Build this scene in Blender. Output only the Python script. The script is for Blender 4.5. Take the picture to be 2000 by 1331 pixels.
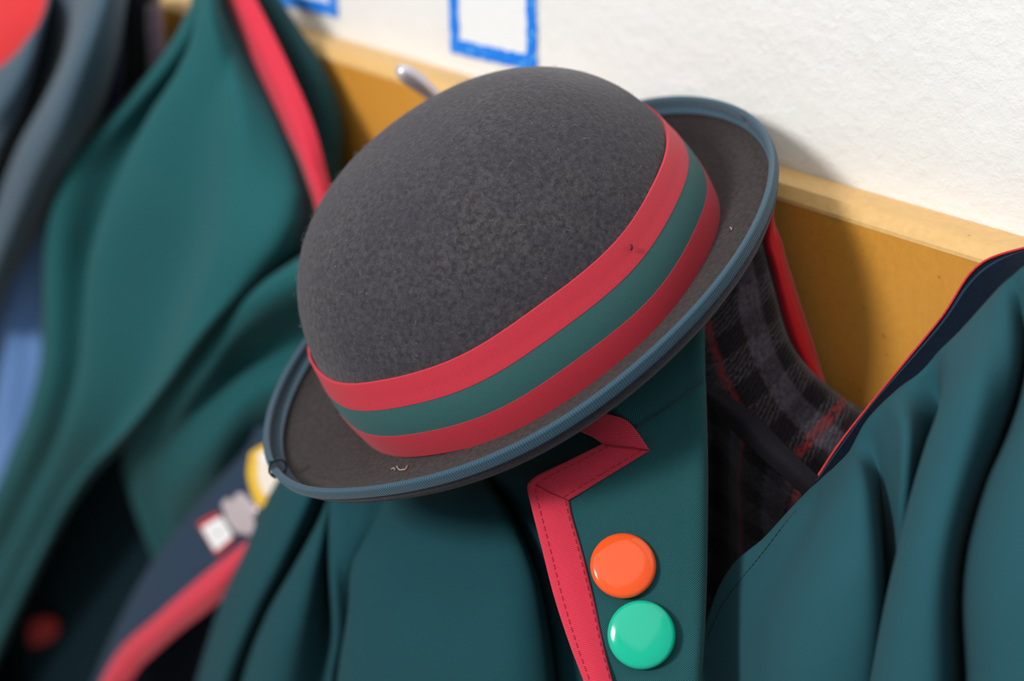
import bpy, bmesh, math, random
import numpy as np
from mathutils import Vector, Matrix

for o in list(bpy.data.objects):
    bpy.data.objects.remove(o, do_unlink=True)
scene = bpy.context.scene
COL = scene.collection

# ------------------------------------------------------------------ camera
PSI, THETA = math.radians(48.0), math.radians(25.0)
FPX = 2778.0                                   # focal length, 2000 px wide frame
CAM = Vector((0.0, -0.52, 1.457))
sp, cp, st, ct = math.sin(PSI), math.cos(PSI), math.sin(THETA), math.cos(THETA)
FWD = Vector((-sp * ct, cp * ct, -st))
RGT = Vector((cp, sp, 0))
UPV = Vector((-sp * st, cp * st, ct))
cam_d = bpy.data.cameras.new('camera')
cam_d.sensor_width = 36.0
cam_d.lens = FPX * 36.0 / 2000.0
cam_d.clip_start = 0.02
cam = bpy.data.objects.new('camera', cam_d)
COL.objects.link(cam)
cam.matrix_world = Matrix(((RGT.x, UPV.x, -FWD.x, CAM.x), (RGT.y, UPV.y, -FWD.y, CAM.y),
                           (RGT.z, UPV.z, -FWD.z, CAM.z), (0, 0, 0, 1)))
cam_d.dof.use_dof = True
cam_d.dof.focus_distance = 0.568
cam_d.dof.aperture_fstop = 4.2
scene.camera = cam

# ------------------------------------------------------------------ light
world = bpy.data.worlds.new('room_light')
scene.world = world
world.use_nodes = True
world.node_tree.nodes['Background'].inputs[0].default_value = (0.86, 0.93, 1.0, 1)
world.node_tree.nodes['Background'].inputs[1].default_value = 0.36


def area(name, loc, target, size, sizey, power, color):
    l = bpy.data.lights.new(name, 'AREA')
    l.shape = 'RECTANGLE'
    l.size, l.size_y, l.energy, l.color = size, sizey, power, color
    o = bpy.data.objects.new(name, l)
    COL.objects.link(o)
    o.location = loc
    o.rotation_euler = (Vector(target) - Vector(loc)).to_track_quat('-Z', 'Y').to_euler()
    return o


area('window_light', (-0.52, -2.2, 2.4), (-0.42, -0.1, 1.15), 0.4, 0.45, 46, (1.0, 0.985, 0.965))
area('overhead_fill', (-0.4, -1.0, 2.9), (-0.4, -0.15, 1.15), 2.6, 1.8, 14, (1.0, 0.96, 0.9))  # soft fill added for ceiling bounce, lightens the tops of the folds

scene.view_settings.view_transform = 'Standard'
scene.view_settings.look = 'None'
scene.view_settings.gamma = 1.0
scene.view_settings.use_curve_mapping = False
scene.view_settings.exposure = 0.0


# ------------------------------------------------------------------ layout helpers
def ray(px, py):
    return FWD + RGT * ((px - 1000.0) / FPX) + UPV * ((665.5 - py) / FPX)


def at(px, py, Y):
    """World point seen at this place of the photograph, Y metres off the wall plane y=0."""
    d = ray(px, py)
    return CAM + d * ((Y - CAM.y) / d.y)


def on(px, py, P0, N, off=0.0):
    d = ray(px, py)
    Q = P0 + N * off
    return CAM + d * ((Q - CAM).dot(N) / d.dot(N))


def smooth_curve(pts, n, closed=False):
    """Centripetal Catmull-Rom through pts, resampled to n points by length."""
    P = np.array([tuple(p) for p in pts], float)
    if len(P) == 2:
        t = np.linspace(0, 1, n)[:, None]
        return P[0] * (1 - t) + P[1] * t
    A = np.vstack([2 * P[0] - P[1], P, 2 * P[-1] - P[-2]])
    out = []
    for i in range(1, len(A) - 2):
        p0, p1, p2, p3 = A[i - 1:i + 3]
        t0 = 0.0
        t1 = t0 + max(np.linalg.norm(p1 - p0), 1e-9) ** 0.5
        t2 = t1 + max(np.linalg.norm(p2 - p1), 1e-9) ** 0.5
        t3 = t2 + max(np.linalg.norm(p3 - p2), 1e-9) ** 0.5
        for t in np.linspace(t1, t2, 14, endpoint=False):
            a1 = (t1 - t) / (t1 - t0) * p0 + (t - t0) / (t1 - t0) * p1
            a2 = (t2 - t) / (t2 - t1) * p1 + (t - t1) / (t2 - t1) * p2
            a3 = (t3 - t) / (t3 - t2) * p2 + (t - t2) / (t3 - t2) * p3
            b1 = (t2 - t) / (t2 - t0) * a1 + (t - t0) / (t2 - t0) * a2
            b2 = (t3 - t) / (t3 - t1) * a2 + (t - t1) / (t3 - t1) * a3
            out.append((t2 - t) / (t2 - t1) * b1 + (t - t1) / (t2 - t1) * b2)
    out.append(A[-2])
    out = np.array(out)
    L = np.concatenate([[0], np.cumsum(np.linalg.norm(np.diff(out, axis=0), axis=1))])
    s = np.linspace(0, L[-1], n)
    return np.stack([np.interp(s, L, out[:, k]) for k in range(3)], 1)


def thing(name, label, cat, loc, group=None):
    o = bpy.data.objects.new(name, None)
    o.empty_display_size = 0.02
    COL.objects.link(o)
    o.location = loc
    o['label'] = label
    o['category'] = cat
    if group:
        o['group'] = group
    return o


def tag(o, label, cat, group=None):
    o['label'] = label
    o['category'] = cat
    if group:
        o['group'] = group
    return o


def wloc(o):
    v = Vector((0, 0, 0))
    while o is not None:
        v += o.location
        o = o.parent
    return v


def mesh_obj(name, verts, faces, mat, parent=None, uvs=None, smooth=True, origin=None):
    """Links one mesh object; verts are world coordinates."""
    base = wloc(parent) if parent else Vector(origin or (0, 0, 0))
    me = bpy.data.meshes.new(name)
    me.from_pydata([tuple(Vector(v) - base) for v in verts], [], faces)
    if uvs is not None:
        uvl = me.uv_layers.new(name='UVMap')
        vi = np.empty(len(me.loops), dtype=np.int32)
        me.loops.foreach_get('vertex_index', vi)
        uvl.data.foreach_set('uv', np.array(uvs, dtype=np.float32)[vi].ravel())
    me.materials.append(mat)
    if smooth:
        me.polygons.foreach_set('use_smooth', [True] * len(me.polygons))
    me.update()
    o = bpy.data.objects.new(name, me)
    COL.objects.link(o)
    if parent:
        o.parent = parent
    else:
        o.location = base
    return o


def sheet(name, cols, mat, parent, thick=0.0022, per=8, nv=56, wrinkle=0.0, seed=0, drop=None):
    """Cloth lofted through columns of world points; gets real thickness."""
    C = [smooth_curve(c, nv) for c in cols]
    nu = (len(C) - 1) * per + 1
    G = np.zeros((nu, nv, 3))
    for j in range(nv):
        pts = [c[j] for c in C]
        if len(pts) == 2:
            t = np.linspace(0, 1, nu)[:, None]
            G[:, j] = pts[0] * (1 - t) + pts[1] * t
        else:
            P = np.array(pts)
            A = np.vstack([2 * P[0] - P[1], P, 2 * P[-1] - P[-2]])
            k = 0
            for i in range(1, len(A) - 2):
                p0, p1, p2, p3 = A[i - 1:i + 3]
                d1, d2, d3 = [max(np.linalg.norm(b - a), 1e-6) ** 0.5 for a, b in ((p0, p1), (p1, p2), (p2, p3))]
                m1 = (p2 - p1) + d2 * ((p1 - p0) / d1 - (p2 - p0) / (d1 + d2))
                m2 = (p2 - p1) + d2 * ((p3 - p2) / d3 - (p3 - p1) / (d2 + d3))
                for q in range(per):
                    t = q / per
                    G[k, j] = ((2 * t ** 3 - 3 * t ** 2 + 1) * p1 + (t ** 3 - 2 * t ** 2 + t) * m1
                               + (-2 * t ** 3 + 3 * t ** 2) * p2 + (t ** 3 - t ** 2) * m2)
                    k += 1
            G[nu - 1, j] = P[-1]
    U = np.zeros((nu, nv)); V = np.zeros((nu, nv))
    mj, mi = nv // 2, nu // 2
    U[1:, :] = np.cumsum(np.linalg.norm(np.diff(G[:, mj], axis=0), axis=1))[:, None]
    V[:, 1:] = np.cumsum(np.linalg.norm(np.diff(G[mi], axis=0), axis=1))[None, :]
    if wrinkle:
        rs = random.Random(seed)
        w = np.zeros((nu, nv))
        for _ in range(7):
            a = rs.uniform(-0.9, 0.9); f = rs.uniform(60, 160); ph = rs.uniform(0, 6.28)
            w += np.sin((U * math.cos(a) + V * math.sin(a) * 0.5) * f + ph) / 7
        G[:, :, 1] += w * wrinkle
    if drop is not None:                       # the cloth hangs on downwards below its last row
        m = 10
        d = np.array(drop)
        ext = np.stack([G[:, -1] + d * (q + 1) / m for q in range(m)], 1)
        step = np.linalg.norm(d) / m
        V = np.concatenate([V, V[:, -1:] + step * np.arange(1, m + 1)[None, :]], 1)
        U = np.concatenate([U, np.repeat(U[:, -1:], m, 1)], 1)
        G = np.concatenate([G, ext], 1)
        nv += m
    verts = G.reshape(-1, 3)
    faces = [(i * nv + j, i * nv + j + 1, (i + 1) * nv + j + 1, (i + 1) * nv + j)
             for i in range(nu - 1) for j in range(nv - 1)]
    uv = np.stack([U.ravel(), V.ravel()], 1)
    o = mesh_obj(name, verts, faces, mat, parent, uv)
    if thick:
        m = o.modifiers.new('thickness', 'SOLIDIFY')
        m.thickness = thick
        m.offset = 0
        m.use_rim = True
    return o


from mathutils.bvhtree import BVHTree


def onmesh(o, px, py, off=0.0):
    """point on an object's own surface seen at this place of the photograph"""
    b = wloc(o)
    t = BVHTree.FromPolygons([v.co + b for v in o.data.vertices], [p.vertices[:] for p in o.data.polygons])
    d = ray(px, py).normalized()
    h, n, _, _ = t.ray_cast(CAM, d)
    if h is None:
        return None
    if n.dot(d) > 0:
        n = -n
    return h + n * off


def stitch_line(parent, mid, N, pitch=0.0032, ln=0.0022, mat=None, r=0.00013):
    C = smooth_curve(mid, 400)
    L = np.concatenate([[0], np.cumsum(np.linalg.norm(np.diff(C, axis=0), axis=1))])
    v, f = [], []
    s = 0.001
    while s + ln < L[-1]:
        a = Vector([np.interp(s, L, C[:, q]) for q in range(3)]); b = Vector([np.interp(s + ln, L, C[:, q]) for q in range(3)])
        d = (b - a).normalized(); sd = d.cross(N).normalized()
        i0 = len(v)
        for kx, (t, hh) in enumerate(((0, 0), (0.25, 0.0004), (0.75, 0.0004), (1, 0))):
            p = a + (b - a) * t + N * hh
            for q in range(4):
                th = q * math.pi / 2 + 0.785
                v.append(p + sd * (r * math.cos(th)) + N * (r * math.sin(th)))
        for kx in range(3):
            for q in range(4):
                f.append((i0 + kx * 4 + q, i0 + kx * 4 + (q + 1) % 4, i0 + kx * 4 + 4 + (q + 1) % 4, i0 + kx * 4 + 4 + q))
        f.append((i0 + 3, i0 + 2, i0 + 1, i0)); f.append((i0 + 12, i0 + 13, i0 + 14, i0 + 15))
        s += pitch
    o = mesh_obj('stitching', v, f, mat, parent)
    o['kind'] = 'stuff'
    return o


def cpx(*pts):
    return [at(*p) for p in pts]


def tube(name, pts, r, mat, parent, n=60, k=8, origin=None):
    C = smooth_curve(pts, n) if len(pts) < n else np.array([tuple(p) for p in pts])
    n = len(C)
    T = np.gradient(C, axis=0)
    T /= np.linalg.norm(T, axis=1)[:, None]
    ref = np.array((0.3, -0.8, 0.52))
    verts, uv = [], []
    L = np.concatenate([[0], np.cumsum(np.linalg.norm(np.diff(C, axis=0), axis=1))])
    for i in range(n):
        a = np.cross(T[i], ref); a /= np.linalg.norm(a)
        b = np.cross(T[i], a)
        rr = r[min(int(i * len(r) / n), len(r) - 1)] if isinstance(r, (list, tuple)) else r
        for q in range(k):
            th = 2 * math.pi * q / k
            verts.append(C[i] + rr * (a * math.cos(th) + b * math.sin(th)))
            uv.append((q / k * 0.005, L[i]))
    faces = [(i * k + q, i * k + (q + 1) % k, (i + 1) * k + (q + 1) % k, (i + 1) * k + q)
             for i in range(n - 1) for q in range(k)]
    faces.append(tuple(range(k - 1, -1, -1)))
    faces.append(tuple((n - 1) * k + q for q in range(k)))
    return mesh_obj(name, verts, faces, mat, parent, uv, origin=origin)


def plate(name, outline, N, thick, mat, parent, bevel=0.0006, uv=False, origin=None):
    """Solid plate: outline of world points on a plane, raised by thick along N, with a bevelled rim."""
    c = sum(outline, Vector()) / len(outline)
    k = len(outline)
    rings = [(0.0, 0.0), (thick - bevel, 0.0), (thick - bevel * 0.3, bevel * 0.7), (thick, bevel * 1.8)]
    verts = []
    for h, ins in rings:
        for p in outline:
            d = (c - p)
            verts.append(p + d.normalized() * min(ins, d.length * 0.5) + N * h)
    faces = [tuple(range(k - 1, -1, -1))]
    for r in range(len(rings) - 1):
        for i in range(k):
            faces.append((r * k + i, r * k + (i + 1) % k, (r + 1) * k + (i + 1) % k, (r + 1) * k + i))
    faces.append(tuple((len(rings) - 1) * k + i for i in range(k)))
    o = mesh_obj(name, verts, faces, mat, parent, smooth=False, origin=origin)
    bm = bmesh.new(); bm.from_mesh(o.data)
    bmesh.ops.recalc_face_normals(bm, faces=bm.faces)
    bm.to_mesh(o.data); bm.free()
    return o


# ------------------------------------------------------------------ materials
def srgb(r, g, b):
    f = lambda c: (c / 255 / 12.92) if c / 255 <= 0.04045 else ((c / 255 + 0.055) / 1.055) ** 2.4
    return (f(r), f(g), f(b), 1.0)


class Mat:
    def __init__(self, name, color, rough=0.85, sheen=0.0, spec=0.3):
        self.m = bpy.data.materials.new(name)
        self.m.use_nodes = True
        self.nt = self.m.node_tree
        self.b = self.nt.nodes['Principled BSDF']
        self.b.inputs['Base Color'].default_value = color
        self.b.inputs['Roughness'].default_value = rough
        self.b.inputs['Specular IOR Level'].default_value = spec
        if sheen:
            self.b.inputs['Sheen Weight'].default_value = sheen
            self.b.inputs['Sheen Roughness'].default_value = 0.45
        self.color = color

    def n(self, t, **kw):
        nd = self.nt.nodes.new(t)
        for k, v in kw.items():
            setattr(nd, k, v)
        return nd

    def link(self, a, b):
        self.nt.links.new(a, b)

    def math(self, op, a, b=None, c=None):
        nd = self.n('ShaderNodeMath', operation=op)
        for i, v in enumerate((a, b, c)):
            if v is None:
                continue
            if isinstance(v, (int, float)):
                nd.inputs[i].default_value = v
            else:
                self.link(v, nd.inputs[i])
        return nd.outputs[0]

    def coords(self, kind='UV'):
        tc = self.n('ShaderNodeTexCoord')
        return tc.outputs[kind]

    def sep(self, v):
        s = self.n('ShaderNodeSeparateXYZ')
        self.link(v, s.inputs[0])
        return s.outputs[0], s.outputs[1], s.outputs[2]

    def noise(self, vec, scale, detail=3, rough=0.6):
        nd = self.n('ShaderNodeTexNoise')
        nd.inputs['Scale'].default_value = scale
        nd.inputs['Detail'].default_value = detail
        nd.inputs['Roughness'].default_value = rough
        self.link(vec, nd.inputs['Vector'])
        return nd.outputs['Fac']

    def mix(self, fac, a, b):
        nd = self.n('ShaderNodeMix', data_type='RGBA')
        if isinstance(fac, (int, float)):
            nd.inputs[0].default_value = fac
        else:
            self.link(fac, nd.inputs[0])
        for v, i in ((a, 6), (b, 7)):
            if isinstance(v, tuple):
                nd.inputs[i].default_value = v
            else:
                self.link(v, nd.inputs[i])
        return nd.outputs[2]

    def ramp(self, fac, lo, hi):
        nd = self.n('ShaderNodeMapRange')
        nd.inputs[1].default_value, nd.inputs[2].default_value = lo, hi
        self.link(fac, nd.inputs[0])
        return nd.outputs[0]

    def base(self, c):
        self.link(c, self.b.inputs['Base Color'])

    def bump(self, h, strength, dist):
        nd = self.n('ShaderNodeBump')
        nd.inputs['Strength'].default_value = strength
        nd.inputs['Distance'].default_value = dist
        self.link(h, nd.inputs['Height'])
        self.link(nd.outputs[0], self.b.inputs['Normal'])


def scale_col(c, k):
    return tuple(min(1, x * k) for x in c[:3]) + (1.0,)


def twill(name, color, period=0.0008, ang=30, contrast=0.35, bump=0.35, sheen=0.25, sheen_col=None):
    M = Mat(name, color, 0.85, sheen, 0.12)
    if sheen_col:
        M.b.inputs['Sheen Tint'].default_value = sheen_col
    u, v, _ = M.sep(M.coords('UV'))
    a = math.radians(ang)
    ph = M.math('ADD', M.math('MULTIPLY', u, math.sin(a)), M.math('MULTIPLY', v, math.cos(a)))
    nz = M.noise(M.coords('UV'), 900, 2)
    ph = M.math('ADD', ph, M.math('MULTIPLY', nz, period * 0.35))
    s = M.math('SINE', M.math('MULTIPLY', ph, 2 * math.pi / period))
    s01 = M.math('MULTIPLY_ADD', s, 0.5, 0.5)
    big = M.noise(M.coords('UV'), 35, 3)
    c1 = M.mix(s01, scale_col(color, 1 - contrast), scale_col(color, 1 + contrast))
    c2 = M.mix(M.ramp(big, 0.3, 0.7), scale_col(color, 0.92), scale_col(color, 1.08))
    c = M.mix(0.25, c1, c2)
    M.base(c)
    M.bump(M.math('ADD', s01, M.math('MULTIPLY', nz, 0.6)), bump, period * 0.5)
    return M.m


def grosgrain(name, color, period=0.00095, contrast=0.25, along='v', sheen=0.15):
    M = Mat(name, color, 0.65, sheen, 0.35)
    u, v, _ = M.sep(M.coords('UV'))
    w = v if along == 'v' else u
    s = M.math('SINE', M.math('MULTIPLY', w, 2 * math.pi / period))
    s01 = M.math('MULTIPLY_ADD', s, 0.5, 0.5)
    nz = M.noise(M.coords('UV'), 500, 3)
    c1 = M.mix(s01, scale_col(color, 1 - contrast), scale_col(color, 1 + contrast))
    M.base(M.mix(M.math('MULTIPLY', M.ramp(nz, 0.35, 0.75), 0.22), c1, scale_col(color, 1.3)))
    M.bump(s01, 0.6, period * 0.5)
    return M.m


def fine_cloth(name, color, scale=900, contrast=0.15, rough=0.8, sheen=0.2, bump=0.15, spec=0.25):
    M = Mat(name, color, rough, sheen, spec)
    co = M.coords('Object')
    nz = M.noise(co, scale, 3, 0.7)
    M.base(M.mix(M.ramp(nz, 0.3, 0.7), scale_col(color, 1 - contrast), scale_col(color, 1 + contrast)))
    M.bump(nz, bump, 0.0006)
    return M.m


def felt(name, color, color2, light, scale=420, bump=0.5, sheen=0.2):
    M = Mat(name, color, 0.95, sheen, 0.12)
    co = M.coords('Object')
    a = M.noise(co, scale, 4, 0.65)
    b = M.noise(co, scale * 3.2, 3, 0.7)
    big = M.noise(co, 22, 3)
    h = M.math('ADD', M.math('MULTIPLY', a, 0.65), M.math('MULTIPLY', b, 0.35))
    c = M.mix(M.ramp(h, 0.38, 0.62), scale_col(color, 0.52), scale_col(color, 1.55))
    c = M.mix(M.math('MULTIPLY', M.ramp(big, 0.35, 0.65), 0.5), c, color2)
    sp_ = M.ramp(M.noise(co, scale * 2.1, 2, 0.4), 0.70, 0.80)
    M.base(M.mix(M.math('MULTIPLY', sp_, 0.35), c, light))
    M.bump(h, bump, 0.0018)
    return M.m


GREEN = srgb(36, 84, 88)
m_twill = twill('green twill wool', GREEN, contrast=0.6, sheen=0.1, bump=0.5)
m_body = twill('green twill wool body', srgb(28, 72, 80), ang=20, contrast=0.42, bump=0.35, sheen=0.03)
m_right = twill('green twill wool smooth', srgb(36, 80, 90), ang=60, contrast=0.28, bump=0.3, sheen=0.03)
m_left = fine_cloth('green wool cloth', srgb(34, 90, 94), 500, 0.08, 0.85, 0.05, 0.15, 0.1)
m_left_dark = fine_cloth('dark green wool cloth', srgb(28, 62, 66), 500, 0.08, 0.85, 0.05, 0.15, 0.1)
m_hollow_shade = fine_cloth('dark green hollow shade', srgb(22, 42, 50), 500, 0.08, 0.9, 0.0, 0.1, 0.05)  # darkness of the shadowed hollow put into the cloth colour
m_lining = fine_cloth('dark navy lining', srgb(22, 30, 46), 400, 0.1, 0.8, 0.0, 0.1, 0.1)
m_navy = fine_cloth('navy wool', srgb(44, 62, 82), 600, 0.1, 0.85, 0.05, 0.1, 0.1)
m_velvet = fine_cloth('navy collar felt', srgb(12, 24, 38), 1200, 0.5, 0.95, 0.0, 0.5, 0.05)
m_slate = fine_cloth('slate wool', srgb(62, 84, 100), 500, 0.08)
m_black = fine_cloth('black wool', srgb(26, 28, 30), 500, 0.1)
m_blue_dark = fine_cloth('deep blue cotton', srgb(34, 50, 96), 500, 0.08)
m_shirt = fine_cloth('periwinkle cotton', srgb(112, 154, 216), 500, 0.05)
m_redcloth = fine_cloth('bright red cloth', srgb(232, 56, 60), 500, 0.05)
m_mauve = fine_cloth('mauve fleece', srgb(120, 98, 112), 300, 0.3)
m_trim = grosgrain('red grosgrain', srgb(220, 50, 76))
m_tape = fine_cloth('red tape', srgb(214, 50, 72), 700, 0.08)
m_satin = fine_cloth('red satin', srgb(205, 20, 34), 300, 0.08, 0.5)
m_piping = fine_cloth('red piping', srgb(205, 48, 52), 900, 0.2)
m_stitch = fine_cloth('dark red thread', srgb(158, 26, 50), 900, 0.1)
m_tack = fine_cloth('tack thread', srgb(96, 10, 28), 900, 0.1)
m_thread = fine_cloth('dark green thread', srgb(22, 50, 56), 900, 0.1)
m_blackthread = fine_cloth('black thread', srgb(14, 22, 30), 900, 0.1)
m_felt = felt('charcoal felt', srgb(65, 62, 66), srgb(54, 53, 61), srgb(150, 148, 150))
m_brim = felt('brown grey felt', srgb(53, 47, 47), srgb(48, 43, 45), srgb(96, 90, 90), 500, 0.35)
m_under = felt('dark navy felt', srgb(42, 42, 56), srgb(38, 38, 46), srgb(90, 88, 96), 500, 0.4)
m_rib_red = fine_cloth('ribbon red', srgb(203, 54, 70), 1800, 0.1, 0.6, 0.1, 0.1)
m_rib_green = fine_cloth('ribbon green', srgb(54, 98, 98), 1800, 0.12, 0.6, 0.1, 0.1)
m_binding = grosgrain('blue grosgrain binding', srgb(48, 80, 98), 0.0011, 0.5)

# plaid
def plaid(name, off_u, off_v, red_u=(), red_v=()):
    M = Mat(name, srgb(70, 64, 72), 0.95, 0.2, 0.15)
    uvc = M.coords('UV')
    nz = M.noise(uvc, 420, 3)
    u, v, _ = M.sep(uvc)
    wob = M.math('MULTIPLY', M.math('SUBTRACT', nz, 0.5), 0.0024)
    u = M.math('ADD', u, wob); v = M.math('ADD', v, wob)

    def band(x, c, w, soft=0.0008):
        d = M.math('ABSOLUTE', M.math('SUBTRACT', x, c))
        nd = M.n('ShaderNodeMapRange')
        nd.inputs[1].default_value = w + soft; nd.inputs[2].default_value = w - soft
        M.link(d, nd.inputs[0])
        return nd.outputs[0]

    def wave(x, off, per, duty):
        f = M.math('FRACT', M.math('DIVIDE', M.math('SUBTRACT', x, off), per))
        return M.ramp(M.math('ABSOLUTE', M.math('SUBTRACT', f, 0.5)), duty * 0.5 - 0.03, duty * 0.5 + 0.03)

    a = wave(u, off_u, 0.026, 0.55); b = wave(v, off_v, 0.022, 0.55)
    # herringbone ribs, visible as dark and grey slashes
    rib = M.math('MULTIPLY_ADD', M.math('SINE', M.math('MULTIPLY', M.math('ADD', M.math('MULTIPLY', u, 0.35), v), 2 * math.pi / 0.0022)), 0.5, 0.5)
    grey = M.mix(M.math('MULTIPLY', rib, M.ramp(nz, 0.2, 0.6)), srgb(30, 27, 33), srgb(78, 72, 79))
    pale = M.mix(M.ramp(nz, 0.3, 0.7), srgb(58, 53, 62), srgb(96, 89, 100))
    c = M.mix(a, grey, pale)
    blk = M.math('MULTIPLY', b, M.math('SUBTRACT', 1.0, M.math('MULTIPLY', a, 0.55)))
    c = M.mix(M.math('MULTIPLY', blk, 0.85), c, srgb(24, 21, 27))
    red = srgb(150, 42, 44)
    for r in red_u:
        c = M.mix(M.math('MULTIPLY', band(u, r, 0.0014), M.ramp(nz, 0.38, 0.62)), c, red)
    for r in red_v:
        c = M.mix(M.math('MULTIPLY', band(v, r, 0.0019), M.ramp(nz, 0.38, 0.62)), c, red)
    M.base(c)
    M.bump(M.math('ADD', rib, nz), 0.5, 0.0008)
    return M.m


def wall_mat():
    M = Mat('white plaster', srgb(236, 236, 233), 0.9, 0, 0.2)
    co = M.coords('Object')
    a = M.noise(co, 26, 6, 0.62)
    b = M.noise(co, 140, 3, 0.6)
    big = M.noise(co, 6, 3)
    h = M.math('ADD', M.math('MULTIPLY', a, 1.0), M.math('MULTIPLY', M.ramp(b, 0.45, 0.72), 0.12))
    M.base(M.mix(M.ramp(big, 0.3, 0.7), srgb(233, 232, 228), srgb(238, 238, 237)))
    M.bump(h, 0.38, 0.006)
    return M.m


def mdf_mat(name, c0, c1):
    M = Mat(name, c0, 0.45, 0, 0.4)
    co = M.coords('Object')
    a = M.noise(co, 260, 4, 0.7)
    big = M.noise(co, 14, 3)
    speck = M.ramp(M.noise(co, 330, 1, 0.3), 0.77, 0.83)
    c = M.mix(M.ramp(a, 0.3, 0.7), scale_col(c0, 0.9), scale_col(c0, 1.1))
    c = M.mix(M.math('MULTIPLY', M.ramp(big, 0.3, 0.7), 0.5), c, c1)
    M.base(M.mix(M.math('MULTIPLY', speck, 0.35), c, srgb(104, 62, 20)))
    M.bump(a, 0.08, 0.0005)
    return M.m


m_wall = wall_mat()
m_mdf = mdf_mat('varnished fibreboard', srgb(205, 142, 52), srgb(214, 152, 66))
m_mdf_top = mdf_mat('cut fibreboard edge', srgb(222, 178, 112), srgb(228, 188, 128))
m_floor = mdf_mat('floor vinyl', srgb(150, 140, 125), srgb(160, 150, 135))

# ------------------------------------------------------------------ setting
def box(name, lo, hi, mat, parent=None, bevel=0.0, origin=None):
    x0, y0, z0 = lo; x1, y1, z1 = hi
    v = [(x0, y0, z0), (x1, y0, z0), (x1, y1, z0), (x0, y1, z0), (x0, y0, z1), (x1, y0, z1), (x1, y1, z1), (x0, y1, z1)]
    f = [(0, 3, 2, 1), (4, 5, 6, 7), (0, 1, 5, 4), (1, 2, 6, 5), (2, 3, 7, 6), (3, 0, 4, 7)]
    o = mesh_obj(name, v, f, mat, parent, smooth=False, origin=origin)
    if bevel:
        m = o.modifiers.new('bevel', 'BEVEL'); m.width = bevel; m.segments = 3
    return o


wall = box('wall_back', (-4.2, 0.0, 0.0), (1.6, 0.12, 2.6), m_wall)
wall['kind'] = 'structure'
floor = box('floor', (-4.2, -3.2, -0.05), (1.6, 0.0, 0.0), m_floor)
floor['kind'] = 'structure'

# coat rail: a fibreboard plank with steel hooks
RAIL_T, RAIL_Z = 0.022, 1.25
rail = thing('coat_rail', 'long orange-brown fibreboard coat rail fixed along the white wall', 'coat rail', (-0.9, -0.011, 1.09))
plank = box('plank', (-2.6, -RAIL_T, 1.09), (0.75, -0.0005, RAIL_Z - 0.0016), m_mdf, rail)
# top edge, bevelled to the front, sanded and paler
bv = []
prof = [(-0.0005, RAIL_Z), (-RAIL_T + 0.0065, RAIL_Z), (-RAIL_T + 0.0035, RAIL_Z - 0.0006), (-RAIL_T, RAIL_Z - 0.0058), (-RAIL_T - 0.0002, RAIL_Z - 0.0075), (-0.0005, RAIL_Z - 0.0075)]
for x in (-2.6, 0.75):
    for (y, z) in prof:
        bv.append((x, y, z))
k = len(prof)
bf = [(i, (i + 1) % k, k + (i + 1) % k, k + i) for i in range(k)] + [tuple(range(k)), tuple(range(2 * k - 1, k - 1, -1))]
# keep plank just below that cap
for v in plank.data.vertices:
    if v.co.z > 0.1:
        v.co.z = RAIL_Z - 0.0075 - 1.09
mesh_obj('top_edge', bv, bf, m_mdf_top, rail, smooth=False)

Mst = Mat('brushed steel', srgb(225, 218, 226), 0.3, 0, 0.5)
Mst.b.inputs['Metallic'].default_value = 0.55
m_steel = Mst.m


def hook(tip, base):
    d = (tip - base)
    pts = [base + Vector((0, 0.001, -0.03)), base + Vector((0, -0.006, -0.022)), base + d * 0.35 + Vector((0, -0.002, -0.004)), base + d * 0.7, tip]
    C = smooth_curve(pts, 30)
    r = [0.0036] * 22 + [0.0038, 0.004, 0.0043, 0.0046, 0.0047, 0.0046, 0.0042, 0.0028]
    h = tube('hook', C, r, m_steel, rail, n=30, k=12)
    pc = base + Vector((0, 0, -0.035))
    out = [pc + Vector((0.011 * math.cos(t), 0, 0.022 * math.sin(t))) for t in np.linspace(0, 2 * math.pi, 24, endpoint=False)]
    plate('back_plate', out, Vector((0, -1, 0)), 0.0025, m_steel, h)
    return h


ht = at(780, 134, -0.084)
hook(ht, Vector((ht.x + 0.002, -RAIL_T, ht.z - 0.052)))

# ------------------------------------------------------------------ papers on the wall
m_paper = fine_cloth('white paper', srgb(238, 240, 240), 200, 0.02, 0.8, 0.0, 0.02)
Mc = Mat('blue crayon', srgb(20, 120, 215), 0.7)
_co = Mc.coords('Object')
_n = Mc.noise(_co, 320, 3, 0.6)
Mc.base(Mc.mix(Mc.ramp(_n, 0.52, 0.68), srgb(8, 122, 232), srgb(96, 178, 244)))
m_crayon = Mc.m


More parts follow.
